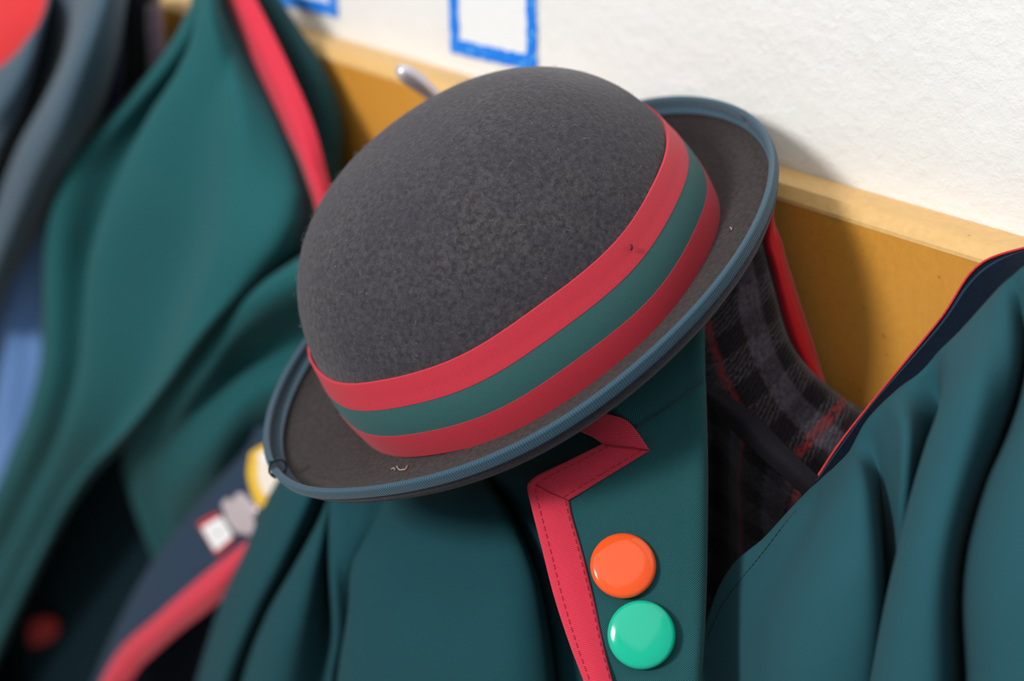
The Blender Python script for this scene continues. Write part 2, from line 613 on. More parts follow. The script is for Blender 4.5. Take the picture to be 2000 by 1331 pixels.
def paper(label, corners, w=0.0055, seed=1):
    """corners: world points tl,tr,br,bl of the blue border's outer edge, on the wall."""
    tl, tr, br, bl = corners
    c = (tl + tr + br + bl) / 4
    root = thing('paper_sheet', label, 'paper', (c.x, -0.0004, min(bl.z, br.z)), 'drawings pinned on the wall')
    N = Vector((0, -1, 0))
    out = [c + (p - c) * 1.015 for p in (bl, br, tr, tl)]
    for p in out:
        p.y = -0.0004
    plate('sheet', out, N, 0.0006, m_paper, root, bevel=0.0001)
    rs = random.Random(seed)
    for a, b in ((tl, bl), (bl, br), (br, tr), (tr, tl)):
        n = 46
        d = (b - a); nrm = (c - (a + b) / 2); nrm = (nrm - d * (nrm.dot(d) / d.length_squared)).normalized()
        v, f = [], []
        for i in range(n):
            p = a + d * (i / (n - 1))
            for q, s in enumerate((0.0, 1.0)):
                wob = rs.uniform(-0.0006, 0.0006)
                x = p + nrm * (w * s + wob)
                v.append((x.x, -0.0013 - rs.uniform(0, 0.0001), x.z))
        for i in range(n - 1):
            f.append((2 * i, 2 * i + 1, 2 * i + 3, 2 * i + 2))
        o = mesh_obj('blue_border', v, f, m_crayon, root, smooth=False)
        sm = o.modifiers.new('thickness', 'SOLIDIFY'); sm.thickness = 0.0003
    return root


def par(bl, br, h):
    """sheet corners from the bottom edge and a height, square to it on the wall"""
    e = (br - bl); up = Vector((-e.z, 0, e.x)).normalized() * h
    if up.z < 0:
        up = -up
    return [bl + up, br + up, br, bl]


paper('blue-bordered white sheet on the wall directly above the hat crown', par(at(884, 101, 0), at(1053, 140, 0), 0.085), 0.0082, 3)
_br = at(664, 34, 0)
_e = (at(1053, 140, 0) - at(884, 101, 0))
paper('blue-bordered white sheet on the wall above the red-taped green jacket', par(_br - _e, _br, 0.085), 0.0084, 5)

# ------------------------------------------------------------------ hat
ELEV = math.radians(27)
HC = CAM + ray(1036, 592) * 0.648
h_ax = ((-0.597 * RGT + 0.802 * UPV) * math.cos(ELEV) - FWD * math.sin(ELEV)).normalized()
h_long = (0.802 * RGT + 0.597 * UPV).normalized()
h_side = h_ax.cross(h_long).normalized()          # away from the viewer side
HA, HB, HH = 0.0958, 0.0925, 0.0985
BW = 0.0356


def hatp(x, y, z):
    return HC + h_long * x + h_side * y + h_ax * z


def crown_r(h):
    t = min(max(h / HH, 0), 1)
    return (1 - t ** 2.75) ** (1 / 2.6) * (1.0 + 0.012 * math.sin(min(t * 3, 1) * math.pi))


hat_base = HC - h_ax * 0.012
hat = thing('bowler_hat', 'charcoal felt bowler hat with red and green ribbon, blue-bound curled brim', 'hat', hat_base)


def lathe(name, prof, mat, nphi=160, close=False, cap=False, wob=None):
    """prof: list of (scale, add, height): radius = scale*axis + add."""
    verts, uv = [], []
    k = len(prof)
    for i in range(nphi):
        ph = 2 * math.pi * i / nphi
        c, s = math.cos(ph), math.sin(ph)
        run = 0.0
        for j, (sc, ad, hz) in enumerate(prof):
            dz, dr = wob(ph, j) if wob else (0, 0)
            rx, ry = HA * sc + ad + dr, HB * sc + ad + dr
            verts.append(hatp(rx * c, ry * s, hz + dz))
            uv.append((j * 0.001, ph * (HA + 0.035)))
    faces = []
    kk = k if close else k - 1
    for i in range(nphi):
        for j in range(kk):
            a, b = i * k + j, i * k + (j + 1) % k
            c_, d = ((i + 1) % nphi) * k + (j + 1) % k, ((i + 1) % nphi) * k + j
            faces.append((a, d, c_, b))
    if cap:
        faces.append(tuple(i * k + k - 1 for i in range(nphi)))
    o = mesh_obj(name, verts, faces, mat, hat, uv)
    o.data.set_sharp_from_angle(angle=math.radians(42))
    return o


# crown: outer and inner skin
outer = [(crown_r(HH * math.sin(t) if t < 1.5 else HH), 0, HH * math.sin(t)) for t in np.linspace(0, math.pi / 2 - 0.02, 44)]
outer = [(crown_r(z), 0, z) for (_, _, z) in outer]
inner = [(sc, -0.0026 if sc > 0.05 else 0, max(z - 0.0026, 0)) for (sc, ad, z) in reversed(outer)]
crown = lathe('crown', [(1.0, 0.0, 0.0)] + outer + [(0.004, 0, HH)], m_felt, cap=True,
              wob=lambda ph, j: (0.0, (0.0006 * math.sin(2 * ph + 1.0) + 0.0004 * math.sin(5 * ph + j * 0.1)) * max(0, 1 - (j / 44) ** 3)))
lathe('inside_lining', inner[1:], m_under)


BR, BS = 0.0095, math.radians(5)               # radius of the rolled edge, rise of the flat part


def brim_rz(s):
    r0 = BW - BR
    if s <= 0.72:
        r = r0 * s / 0.72
        return r, r * math.tan(BS)
    p = (r0 - BR * math.sin(BS), r0 * math.tan(BS) + BR * math.cos(BS))
    a0 = -math.pi / 2 + BS
    t = a0 + (math.radians(6) - a0) * (s - 0.72) / 0.28
    return p[0] + BR * math.cos(t), p[1] + BR * math.sin(t)


def brim_r(s):
    return brim_rz(s)[0]


def brim_z(s):
    return brim_rz(s)[1]


BW_ADD = 0.0015                 # brim longer at front and back than at the sides


VS = 1.0 if h_side.dot(FWD) < 0 else -1.0      # which side of the hat faces the room


def near_left(ph):
    d = (ph - VS * math.radians(140) + math.pi) % (2 * math.pi) - math.pi
    return math.exp(-(d / 0.45) ** 2)


def far_right(ph):
    d = (ph + VS * math.radians(38) + math.pi) % (2 * math.pi) - math.pi
    return math.exp(-(d / 0.5) ** 2)


def brim_add(ph):
    return BW_ADD * math.cos(2 * ph) - 0.0042 * math.cos(ph) + 0.001 * far_right(ph) - 0.002 * near_left(ph)


S = np.concatenate([np.linspace(0, 0.7, 12), np.linspace(0.73, 1, 18)])


def offs(s, d):
    e = 0.01
    dx = brim_r(s + e) - brim_r(s - e); dz = brim_z(s + e) - brim_z(s - e)
    L = math.hypot(dx, dz)
    return brim_r(s) - dz / L * d, brim_z(s) + dx / L * d


def brim_wob(ph, j):
    # slightly dipped at the near-left end, lifted at the far end
    return -0.0010 * math.cos(2 * ph) + 0.0045 * max(0, -math.cos(ph)) ** 2 + 0.0042 * near_left(ph) + 0.0038 * far_right(ph), 0.0


def ring(name, pts, mat, close=True, amt=None):
    prof_ = [(1.0, r, z) for r, z in pts]

    def wob(ph, j):
        w = max(0.0, min(1.0, pts[j][0] / BW))
        return (brim_wob(ph, j)[0] * w * w, brim_add(ph) * w)
    return lathe(name, prof_, mat, 200, close=close, wob=wob)


top = [offs(s, 0.0010) for s in S]
bot = [offs(s, -0.0010) for s in S[::-1]]
brim = ring('brim', top, m_brim, close=False)
ring('brim_underside', bot + [(-0.002, -0.001)], m_under, close=False)
# binding folded over the rim
bs = np.linspace(0.865, 1.0, 9)
bo = [0.0024, 0.0025, 0.0019, 0.0014, 0.0013, 0.0013, 0.0014, 0.0015, 0.0016]
prof_b = [offs(bs[0], 0.0008)] + [offs(s_, o_) for s_, o_ in zip(bs, bo)]
er, ez = brim_r(1.0), brim_z(1.0)
tx, tz = brim_r(1.0) - brim_r(0.98), brim_z(1.0) - brim_z(0.98)
tl_ = math.hypot(tx, tz); tx, tz = tx / tl_, tz / tl_
for a in np.linspace(80, -80, 9):
    ca, sa = math.cos(math.radians(a)), math.sin(math.radians(a))
    prof_b.append((er + tx * 0.0017 * ca - tz * 0.0017 * sa, ez + tz * 0.0017 * ca + tx * 0.0017 * sa))
prof_b += [offs(s, -0.0016) for s in (1.0, 0.985, 0.97, 0.955, 0.945)] + [offs(0.94, -0.0008)]
bind = ring('brim_binding', prof_b, m_binding, close=False)

# ribbon: green band with a red stripe along each edge
RH = 0.0402


def rib_prof(h0, h1, off, n=10):
    return [(crown_r(h), off, h) for h in np.linspace(h0, h1, n)]


def rib_wob(ph, j):
    r = 0.0006 * math.sin(2 * ph + 1.0)
    return (0.0008 * math.sin(ph * 2 + 0.6) + 0.0005 * math.sin(7 * ph), r + 0.0003 * math.sin(9 * ph))


def band(name, h0, h1, off, parent_name=None):
    p = rib_prof(h0, h1, off)
    q = [(p[0][0], 0.0002, h0)] + p + [(p[-1][0], 0.0002, h1)]
    return q


ribbon = lathe('hat_ribbon', band('r', 0.0015, RH, 0.0011), m_rib_green, 200, wob=rib_wob)
for (a, b) in ((0.0008, 0.0142), (0.0282, RH + 0.0006)):
    stp = lathe('red_stripe', band('s', a, b, 0.0013), m_rib_red, 200, wob=rib_wob)
    stp.parent = ribbon
    ribbon_loc = ribbon.location
# tack stitches holding the ribbon


def crown_pt(px, py, off=0.002):
    """first hit of the crown as seen at this place"""
    d = ray(px, py).normalized()
    t = 0.40
    while t < 0.9:
        p = CAM + d * t - HC
        x, y, z = p.dot(h_long), p.dot(h_side), p.dot(h_ax)
        if z > 0 and z < HH:
            r = crown_r(z)
            if (x / (HA * r + off)) ** 2 + (y / (HB * r + off)) ** 2 <= 1:
                return CAM + d * t
        t += 0.0004
    return None


for (px, py) in ((722, 790), (1232, 489)):
    p = crown_pt(px, py)
    if p:
        o = tube('tack_stitch', [p, p + UPV * 0.0012 + RGT * 0.0004 - FWD * 0.0004, p + UPV * 0.0022], 0.00055, m_tack, hat, n=8, k=6)

# loose fibres on the felt
rs = random.Random(11)
fv, ff = [], []
for _ in range(420):
    ph = rs.uniform(0, 2 * math.pi); z = HH * math.sin(rs.uniform(0.48, 1.5))
    r = crown_r(z)
    p = hatp(HA * r * math.cos(ph), HB * r * math.sin(ph), z)
    nrm = (h_long * math.cos(ph) * (1 - z / HH) + h_side * math.sin(ph) * (1 - z / HH) + h_ax * (z / HH) ** 2).normalized()
    tg = nrm.cross(Vector((rs.uniform(-1, 1), rs.uniform(-1, 1), rs.uniform(-1, 1)))).normalized()
    L = rs.choice([0.001, 0.0013, 0.0016, 0.002, 0.0035]); w = 0.00005
    sd = nrm.cross(tg)
    i0 = len(fv)
    for kx in range(4):
        t = kx / 3
        q = p + nrm * (0.0004 + 0.0009 * math.sin(t * math.pi)) + tg * (L * (t - 0.5)) + sd * (L * 0.15 * math.sin(t * 5))
        for a in range(3):
            th = a * 2.094
            fv.append(q + (sd * math.cos(th) + nrm * math.sin(th)) * w)
    for kx in range(3):
        for a in range(3):
            ff.append((i0 + kx * 3 + a, i0 + kx * 3 + (a + 1) % 3, i0 + kx * 3 + 3 + (a + 1) % 3, i0 + kx * 3 + 3 + a))
m_fibre = fine_cloth('grey wool fibre', srgb(128, 126, 130), 300, 0.2)
fz = mesh_obj('wool_fibres', fv, ff, m_fibre, hat)
fz['kind'] = 'stuff'


def rim_point(ph):
    r = brim_r(1.0) + brim_add(ph)
    dz = brim_wob(ph, 0)[0]
    return hatp((HA + r) * math.cos(ph), (HB + r) * math.sin(ph), brim_z(1.0) + dz)


m_lint = fine_cloth('pale lint', srgb(165, 150, 140), 900, 0.1)
for pts in (((776, 914), (783, 921), (794, 919), (797, 913)), ((766, 920), (770, 917), (773, 921)), ((1428, 447), (1431, 449), (1430, 452))):
    lpt = [onmesh(brim, *p, 0.0007) for p in pts]
    if all(lpt):
        tube('lint', lpt, 0.00028, m_lint, hat, n=14, k=6)

# thread loop tied round the binding at the near-left end
best = min(np.linspace(0, 2 * math.pi, 720), key=lambda ph: (lambda q: (((q - CAM).dot(RGT) / (q - CAM).dot(FWD)) * FPX + 1000 - 556) ** 2 + (665.5 - ((q - CAM).dot(UPV) / (q - CAM).dot(FWD)) * FPX - 908) ** 2)(rim_point(ph)))
rp = rim_point(best)
tangent = (rim_point(best + 0.02) - rim_point(best - 0.02)).normalized()
rad = (rp - HC); rad = (rad - h_ax * rad.dot(h_ax)).normalized()
lp = [rp - rad * 0.0015 + (rad * math.cos(t) + h_ax * math.sin(t)) * 0.0040 - tangent * 0.0005 * t for t in np.linspace(-0.6, 6.4, 26)]
tube('thread_loop', lp, 0.00055, m_blackthread, hat, n=40, k=6)
tube('thread_end', [rp + h_ax * 0.003, rp + h_ax * 0.004 - tangent * 0.004, rp + h_ax * 0.002 - tangent * 0.007 - rad * 0.001], 0.0006, m_binding, hat, n=14, k=6)

# ------------------------------------------------------------------ central jacket (under the hat)
jc = thing('blazer', 'dark green twill blazer with a red-trimmed notched lapel under the hat', 'blazer', (-0.42, -0.12, 0.64), 'school blazers on the rail')

body_cols = [
    cpx((590, 900, -.075), (553, 918, -.115), (506, 1008, -.125), (485, 1060, -.13), (440, 1159, -.135), (387, 1328, -.14), (330, 1560, -.14)),
    cpx((600, 905, -.11), (575, 935, -.15), (525, 1025, -.16), (500, 1080, -.165), (460, 1170, -.17), (405, 1330, -.175), (345, 1560, -.175)),
    cpx((625, 920, -.115), (610, 955, -.158), (570, 1045, -.17), (545, 1100, -.175), (500, 1190, -.18), (445, 1331, -.185), (395, 1560, -.185)),
    cpx((650, 930, -.105), (637, 980, -.145), (590, 1072, -.155), (568, 1110, -.158), (524, 1190, -.162), (472, 1328, -.166), (430, 1560, -.166)),
    cpx((652, 935, -.11), (640, 992, -.158), (596, 1080, -.172), (575, 1120, -.176), (535, 1195, -.182), (486, 1330, -.186), (445, 1560, -.186)),
    cpx((655, 940, -.11), (642, 990, -.16), (622, 1080, -.176), (610, 1130, -.18), (590, 1210, -.186), (560, 1330, -.19), (530, 1560, -.19)),
    cpx((660, 940, -.105), (643, 990, -.148), (641, 1080, -.156), (642, 1130, -.16), (646, 1240, -.164), (632, 1330, -.168), (615, 1560, -.168)),
    cpx((675, 940, -.11), (655, 990, -.162), (653, 1080, -.173), (654, 1130, -.177), (657, 1240, -.18), (644, 1330, -.184), (630, 1560, -.184)),
    cpx((750, 930, -.105), (715, 990, -.155), (690, 1080, -.168), (676, 1130, -.172), (672, 1240, -.176), (656, 1330, -.18), (645, 1560, -.18)),
    cpx((790, 920, -.1), (766, 980, -.145), (735, 1045, -.158), (706, 1105, -.164), (696, 1195, -.168), (674, 1330, -.172), (660, 1560, -.172)),
    cpx((785, 920, -.108), (760, 980, -.158), (724, 1045, -.172), (692, 1105, -.179), (684, 1195, -.184), (662, 1330, -.188), (648, 1560, -.188)),
    cpx((830, 910, -.11), (800, 985, -.162), (765, 1060, -.178), (735, 1125, -.186), (722, 1210, -.192), (705, 1335, -.198), (695, 1560, -.198)),
    cpx((890, 895, -.115), (885, 975, -.16), (880, 1060, -.174), (870, 1140, -.182), (860, 1220, -.191), (850, 1340, -.2), (840, 1560, -.2)),
    cpx((925, 885, -.11), (935, 960, -.152), (965, 1040, -.166), (985, 1130, -.176), (1000, 1220, -.184), (1010, 1340, -.19), (1015, 1560, -.19)),
    cpx((930, 880, -.105), (948, 945, -.145), (988, 1008, -.158), (1034, 1123, -.168), (1055, 1224, -.174), (1070, 1335, -.178), (1085, 1560, -.178)),
    cpx((933, 880, -.095), (953, 940, -.128), (994, 1004, -.138), (1041, 1123, -.146), (1062, 1224, -.15), (1077, 1335, -.154), (1092, 1560, -.154)),
    cpx((955, 880, -.1), (975, 935, -.136), (1020, 1000, -.147), (1065, 1123, -.154), (1085, 1224, -.158), (1100, 1335, -.162), (1115, 1560, -.162)),
    cpx((1080, 850, -.09), (1110, 930, -.125), (1140, 1000, -.135), (1170, 1123, -.143), (1190, 1224, -.147), (1200, 1335, -.15), (1210, 1560, -.15)),
    cpx((1250, 800, -.065), (1290, 900, -.09), (1310, 1000, -.1), (1325, 1123, -.107), (1330, 1224, -.11), (1335, 1335, -.114), (1340, 1560, -.114)),
]
for c_ in body_cols:                       # the shoulders run up and back to the rail under the hat
    c_.insert(0, c_[0] + Vector((0.012, 0.03, 0.05)))
sheet('body', body_cols, m_body, jc, 0.0024, per=7, nv=64, wrinkle=0.0012, seed=7, drop=(-0.01, 0.03, -0.36))

# lapel plane through three places on the cloth
A_, B_, C_ = at(1035, 945, -.178), at(1372, 640, -.098), at(1370, 1331, -.166)
LN = (B_ - A_).cross(C_ - A_).normalized()
if LN.dot(FWD) > 0:
    LN = -LN
LP = A_


def lap(px, py, off=0.0):
    return on(px, py, LP, LN, off)


def lapc(*pts):
    return [lap(p[0], p[1], p[2] if len(p) > 2 else 0.0) for p in pts]


lapel = sheet('lapel', [
    lapc((1046, 938), (1042, 960), (1052, 1000), (1092, 1165), (1124, 1270, -.001), (1148, 1345, -.004), (1190, 1560, -.012)),
    lapc((1110, 906), (1115, 960), (1125, 1000), (1150, 1165), (1180, 1270), (1200, 1345, -.002), (1230, 1560, -.008)),
    lapc((1240, 838), (1240, 930), (1240, 1000, .001), (1245, 1165, .001), (1250, 1270), (1260, 1345), (1280, 1560, -.004)),
    lapc((1330, 777), (1330, 900), (1330, 1000, .001), (1330, 1165, .001), (1325, 1270), (1322, 1345), (1325, 1560)),
    lapc((1366, 750), (1370, 890), (1370, 1000), (1367, 1165), (1362, 1270, .0), (1358, 1345, -.001), (1358, 1560)),
    lapc((1375, 745, -.004), (1379, 890, -.004), (1379, 1000, -.004), (1376, 1165, -.004), (1371, 1270, -.004), (1366, 1345, -.004), (1366, 1560, -.004)),
    lapc((1368, 745, -.012), (1370, 890, -.012), (1370, 1000, -.012), (1366, 1165, -.012), (1361, 1270, -.012), (1356, 1345, -.012), (1356, 1560, -.012)),
], m_twill, jc, 0.0016, per=8, nv=60, drop=(0.004, 0.02, -0.16))
sheet('collar', [
    lapc((1150, 735, -.02), (1165, 770, -.01), (1208, 812, -.0012), (1245, 839, -.0012)),
    lapc((1250, 700, -.014), (1250, 750, -.005), (1262, 790, -.0012), (1285, 815, -.0012)),
    lapc((1330, 655, -.012), (1330, 690, -.005), (1332, 735, -.0012), (1335, 780, -.0012)),
    lapc((1370, 620, -.01), (1370, 660, -.005), (1370, 705, -.002), (1371, 755, -.002)),
    lapc((1370, 620, -.018), (1372, 660, -.012), (1373, 705, -.010), (1374, 755, -.010)),
], m_twill, jc, 0.0016, per=8, nv=30)
tube('gorge_seam', lapc((1240, 836, .0004), (1290, 805, .0006), (1372, 746, .0002)), 0.00035, m_thread, lapel, n=30, k=6)


def strip(name, e0, e1, off, n=60, bulge=0.0004, drop=None):
    mid = [((a[0] + b[0]) / 2, (a[1] + b[1]) / 2) for a, b in zip(e0, e1)]
    o = sheet(name, [[lap(x, y, off - 0.0003) for x, y in e0], [lap(x, y, off + bulge) for x, y in mid], [lap(x, y, off - 0.0003) for x, y in e1]],
              m_trim, lapel, 0.0009, per=6, nv=n, drop=drop)
    return o


def stitches(parent, e0, e1, t, off, pitch=0.0032, ln=0.0022, mat=m_stitch, r=0.00013):
    mid = [lap(a[0] * (1 - t) + b[0] * t, a[1] * (1 - t) + b[1] * t, off) for a, b in zip(e0, e1)]
    return stitch_line(parent, mid, LN, pitch, ln, mat, r)


# trim: down the lapel edge, across to the notch, back up the collar
e0 = [(1033, 942), (1030, 954), (1037, 987), (1058, 1070), (1082, 1165), (1113, 1260), (1140, 1331), (1175, 1440), (1200, 1560)]
e1 = [(1109, 977), (1111, 981), (1115, 1003), (1134, 1070), (1158, 1165), (1178, 1260), (1196, 1331), (1228, 1440), (1250, 1560)]
strip('lapel_trim', e0, e1, 0.0016, 120, drop=(0.004, 0.02, -0.16))
stitches(lapel, e0, e1, 0.2, 0.0022)
stitches(lapel, e0, e1, 0.92, 0.0018)
f0 = [(1031, 946), (1043, 934), (1110, 901), (1177, 868)]
f1 = [(1108, 979), (1125, 969), (1195, 926), (1269, 881)]
strip('lapel_trim', f0, f1, 0.0019, 60)
stitches(lapel, f0, f1, 0.18, 0.0026)
stitches(lapel, f0, f1, 0.86, 0.0024)
g0 = [(1110, 832), (1132, 842), (1155, 852), (1178, 868)]
g1 = [(1150, 798), (1180, 808), (1226, 824), (1269, 880)]
og = sheet('collar_trim', [[lap(*p, o_) for p, o_ in zip(g0, (-.012, -.004, .0, .0014))],
                           [lap((a[0] + b[0]) / 2, (a[1] + b[1]) / 2, o_) for a, b, o_ in zip(g0, g1, (-.01, -.002, .0012, .0022))],
                           [lap(*p, o_) for p, o_ in zip(g1, (-.008, -.001, .0014, .002))]], m_trim, lapel, 0.0009, per=6, nv=40)
for (a, b) in (((1180, 870), (1266, 879)), ((1046, 948), (1106, 977))):
    tube('mitre_fold', [lap(*a, .0026), lap((a[0] + b[0]) / 2, (a[1] + b[1]) / 2 + 1, .0028), lap(*b, .0026)], 0.0003, m_stitch, lapel, n=16, k=6)


# button badges
def badge(label, px, py, rad, color, tilt=(0, 0), off=0.0022):
    c = lap(px, py, off)
    N = (LN + RGT * tilt[0] + UPV * tilt[1]).normalized()
    X = N.cross(Vector((0, 0, 1))).normalized(); Yv = N.cross(X)
    root = thing('button_badge', label, 'badge', c, 'button badges on the lapel')
    M = Mat(label.split()[0] + ' gloss badge', color, 0.13, 0, 0.42)
    M.b.inputs['Coat Weight'].default_value = 0.15
    M.b.inputs['Coat Roughness'].default_value = 0.03

    def disc(name, prof, mat, n=72):
        v, f = [], []
        k = len(prof)
        for i in range(n):
            th = 2 * math.pi * i / n
            for r, z in prof:
                v.append(c + (X * math.cos(th) + Yv * math.sin(th)) * r + N * z)
        for i in range(n):
            for j in range(k - 1):
                f.append((i * k + j, ((i + 1) % n) * k + j, ((i + 1) % n) * k + j + 1, i * k + j + 1))
        f.append(tuple(i * k + k - 1 for i in range(n)))
        f.append(tuple(i * k for i in range(n - 1, -1, -1)))
        o = mesh_obj(name, v, f, mat, root)
        bm = bmesh.new(); bm.from_mesh(o.data); bmesh.ops.recalc_face_normals(bm, faces=bm.faces); bm.to_mesh(o.data); bm.free()
        return o
    R = rad
    dome = [(R * 0.93, 0.0002), (R * 0.985, 0.0007), (R, 0.0015), (R * 0.992, 0.0021), (R * 0.97, 0.0027), (R * 0.935, 0.0032), (R * 0.88, 0.0036), (R * 0.6, 0.0041), (R * 0.3, 0.0043), (R * 0.04, 0.00435)]
    disc('badge_face', dome, M.m)
    disc('metal_back', [(R * 0.55, -0.0004), (R * 0.92, 0.0002), (R * 0.92, 0.0010), (R * 0.02, 0.0010)], m_steel)
    return root


badge('glossy orange round button badge pinned on the green lapel', 1217, 1107, 0.0132, srgb(250, 92, 38), (0.02, 0.10))
badge('glossy mint green round button badge pinned below the orange one', 1253, 1241, 0.0134, srgb(18, 186, 150), (-0.05, -0.02), off=.002)

# ------------------------------------------------------------------ right jacket
jr = thing('blazer', 'dark green blazer with navy collar band and thin red piping, nearest on the right', 'blazer', (-0.15, -0.08, 0.62), 'school blazers on the rail')
rc = [
    cpx((1588, 957, -.085), (1545, 1001, -.105), (1496, 1054, -.113), (1440, 1100, -.117), (1410, 1145, -.119), (1390, 1200, -.121), (1370, 1260, -.123), (1352, 1400, -.125), (1345, 1560, -.125)),
    cpx((1594, 953, -.09), (1560, 1003, -.109), (1512, 1063, -.117), (1459, 1120, -.121), (1425, 1170, -.123), (1405, 1225, -.125), (1390, 1280, -.127), (1375, 1400, -.129), (1370, 1560, -.129)),
    cpx((1600, 945, -.093), (1590, 1010, -.115), (1545, 1090, -.126), (1498, 1160, -.132), (1470, 1220, -.135), (1455, 1280, -.138), (1445, 1340, -.14), (1435, 1430, -.142), (1430, 1560, -.142)),
    cpx((1635, 900, -.1), (1640, 980, -.128), (1632, 1060, -.143), (1610, 1140, -.153), (1592, 1210, -.158), (1580, 1280, -.162), (1570, 1340, -.164), (1562, 1430, -.166), (1560, 1560, -.166)),
    cpx((1668, 858, -.1), (1684, 940, -.122), (1692, 1020, -.136), (1697, 1100, -.145), (1700, 1180, -.15), (1698, 1260, -.153), (1692, 1340, -.155), (1685, 1430, -.156), (1680, 1560, -.156)),
    cpx((1695, 820, -.088), (1715, 910, -.1), (1725, 1000, -.108), (1731, 1080, -.112), (1733, 1170, -.115), (1726, 1250, -.118), (1714, 1340, -.12), (1704, 1430, -.12), (1695, 1560, -.12)),
    cpx((1722, 795, -.094), (1742, 880, -.108), (1748, 965, -.115), (1750, 1050, -.118), (1748, 1140, -.12), (1738, 1240, -.122), (1722, 1340, -.122), (1712, 1430, -.122), (1702, 1560, -.122)),
    cpx((1752, 768, -.098), (1772, 850, -.118), (1768, 935, -.126), (1763, 1010, -.128), (1758, 1100, -.126), (1746, 1220, -.124), (1727, 1340, -.124), (1716, 1430, -.124), (1706, 1560, -.124)),
    cpx((1850, 678, -.07), (1838, 800, -.082), (1820, 880, -.09), (1798, 965, -.1), (1776, 1065, -.105), (1752, 1170, -.11), (1722, 1335, -.115), (1708, 1430, -.115), (1698, 1560, -.115)),
    cpx((1882, 645, -.085), (1850, 770, -.112), (1815, 870, -.126), (1788, 962, -.138), (1764, 1064, -.148), (1740, 1168, -.155), (1709, 1333, -.162), (1694, 1430, -.164), (1684, 1560, -.164)),
    cpx((1898, 628, -.09), (1872, 770, -.122), (1842, 870, -.138), (1818, 962, -.15), (1796, 1064, -.161), (1774, 1168, -.168), (1746, 1333, -.175), (1732, 1430, -.177), (1722, 1560, -.177)),
    cpx((1930, 592, -.088), (1918, 750, -.12), (1890, 860, -.138), (1862, 960, -.15), (1838, 1064, -.16), (1824, 1168, -.167), (1820, 1333, -.173), (1815, 1430, -.175), (1805, 1560, -.175)),
    cpx((1962, 560, -.08), (1968, 720, -.105), (1942, 840, -.12), (1906, 945, -.132), (1874, 1060, -.142), (1862, 1160, -.148), (1868, 1333, -.152), (1868, 1430, -.154), (1865, 1560, -.154)),
    cpx((1985, 535, -.065), (2005, 710, -.08), (1975, 825, -.09), (1930, 930, -.1), (1897, 1050, -.11), (1884, 1155, -.115), (1890, 1333, -.118), (1888, 1430, -.12), (1885, 1560, -.12)),
    cpx((2005, 515, -.075), (2030, 700, -.105), (2000, 820, -.122), (1948, 930, -.135), (1910, 1050, -.147), (1894, 1155, -.153), (1900, 1333, -.158), (1898, 1430, -.16), (1895, 1560, -.16)),
    cpx((2060, 500, -.08), (2080, 690, -.115), (2060, 820, -.135), (2010, 930, -.15), (1975, 1050, -.163), (1960, 1155, -.17), (1960, 1333, -.177), (1955, 1430, -.18), (1950, 1560, -.18)),
    cpx((2180, 500, -.07), (2200, 690, -.11), (2190, 820, -.13), (2160, 930, -.145), (2130, 1050, -.158), (2120, 1155, -.165), (2110, 1333, -.172), (2105, 1430, -.175), (2100, 1560, -.175)),
    cpx((2290, 530, -.03), (2330, 690, -.03), (2340, 820, -.03), (2340, 930, -.03), (2330, 1050, -.03), (2320, 1155, -.03), (2310, 1333, -.03), (2305, 1430, -.03), (2300, 1560, -.03)),
]
_ib = [(1588, 957, -.09), (1661, 891, -.09), (1697, 819, -.088), (1751, 770, -.084), (1841, 688, -.074), (1877, 652, -.07), (1954, 567, -.066), (2000, 522, -.064), (2130, 512, -.064)]
for c_, px_ in zip(rc[:16], (1588, 1594, 1606, 1635, 1665, 1692, 1718, 1752, 1800, 1850, 1885, 1925, 1962, 1985, 2010, 2060)):
    c_[0] = at(px_, float(np.interp(px_, [q[0] for q in _ib], [q[1] for q in _ib])), float(np.interp(px_, [q[0] for q in _ib], [q[2] for q in _ib])) - 0.003)
rbody = sheet('body', rc, m_right, jr, 0.0024, per=7, nv=72, wrinkle=0.0008, seed=21, drop=(0.0, 0.02, -0.38))
seam = [onmesh(rbody, *p, 0.0014) for p in ((1562, 998), (1530, 1036), (1492, 1085), (1450, 1135), (1420, 1175), (1400, 1215), (1385, 1250))]
stitch_line(rbody, [p for p in seam if p], Vector((0.5, -0.8, 0.3)).normalized(), 0.0024, 0.002, m_thread, 0.00022)
pipe = cpx((2120, 470, -.028), (2000, 490, -.03), (1931, 513, -.035), (1899, 540, -.039), (1850, 616, -.047), (1773, 711, -.056), (1706, 792, -.064), (1643, 873, -.074), (1588, 957, -.086))
midb = cpx((2120, 490, -.042), (2000, 506, -.044), (1943, 540, -.047), (1888, 596, -.051), (1845, 652, -.057), (1762, 741, -.066), (1702, 806, -.072), (1652, 882, -.081), (1590, 957, -.088))
innb = cpx((2130, 520, -.06), (2005, 530, -.06), (1960, 572, -.062), (1884, 656, -.066), (1850, 692, -.07), (1758, 774, -.08), (1704, 825, -.084), (1666, 895, -.086), (1594, 962, -.09))
sheet('collar_band', [pipe, midb, innb], m_velvet, jr, 0.0022, per=8, nv=70)
tube('red_piping', [p + Vector((-0.0004, -0.0016, 0.0012)) for p in pipe], 0.00048, m_piping, jr, n=120, k=8)
# folded edge above the band
tube('collar_edge', [p * 0.66 + q * 0.34 + Vector((0, -0.0008, 0)) for p, q in zip(pipe, midb)], 0.0012, twill('navy edge tape', srgb(30, 52, 68), sheen=0.0), jr, n=120, k=8)

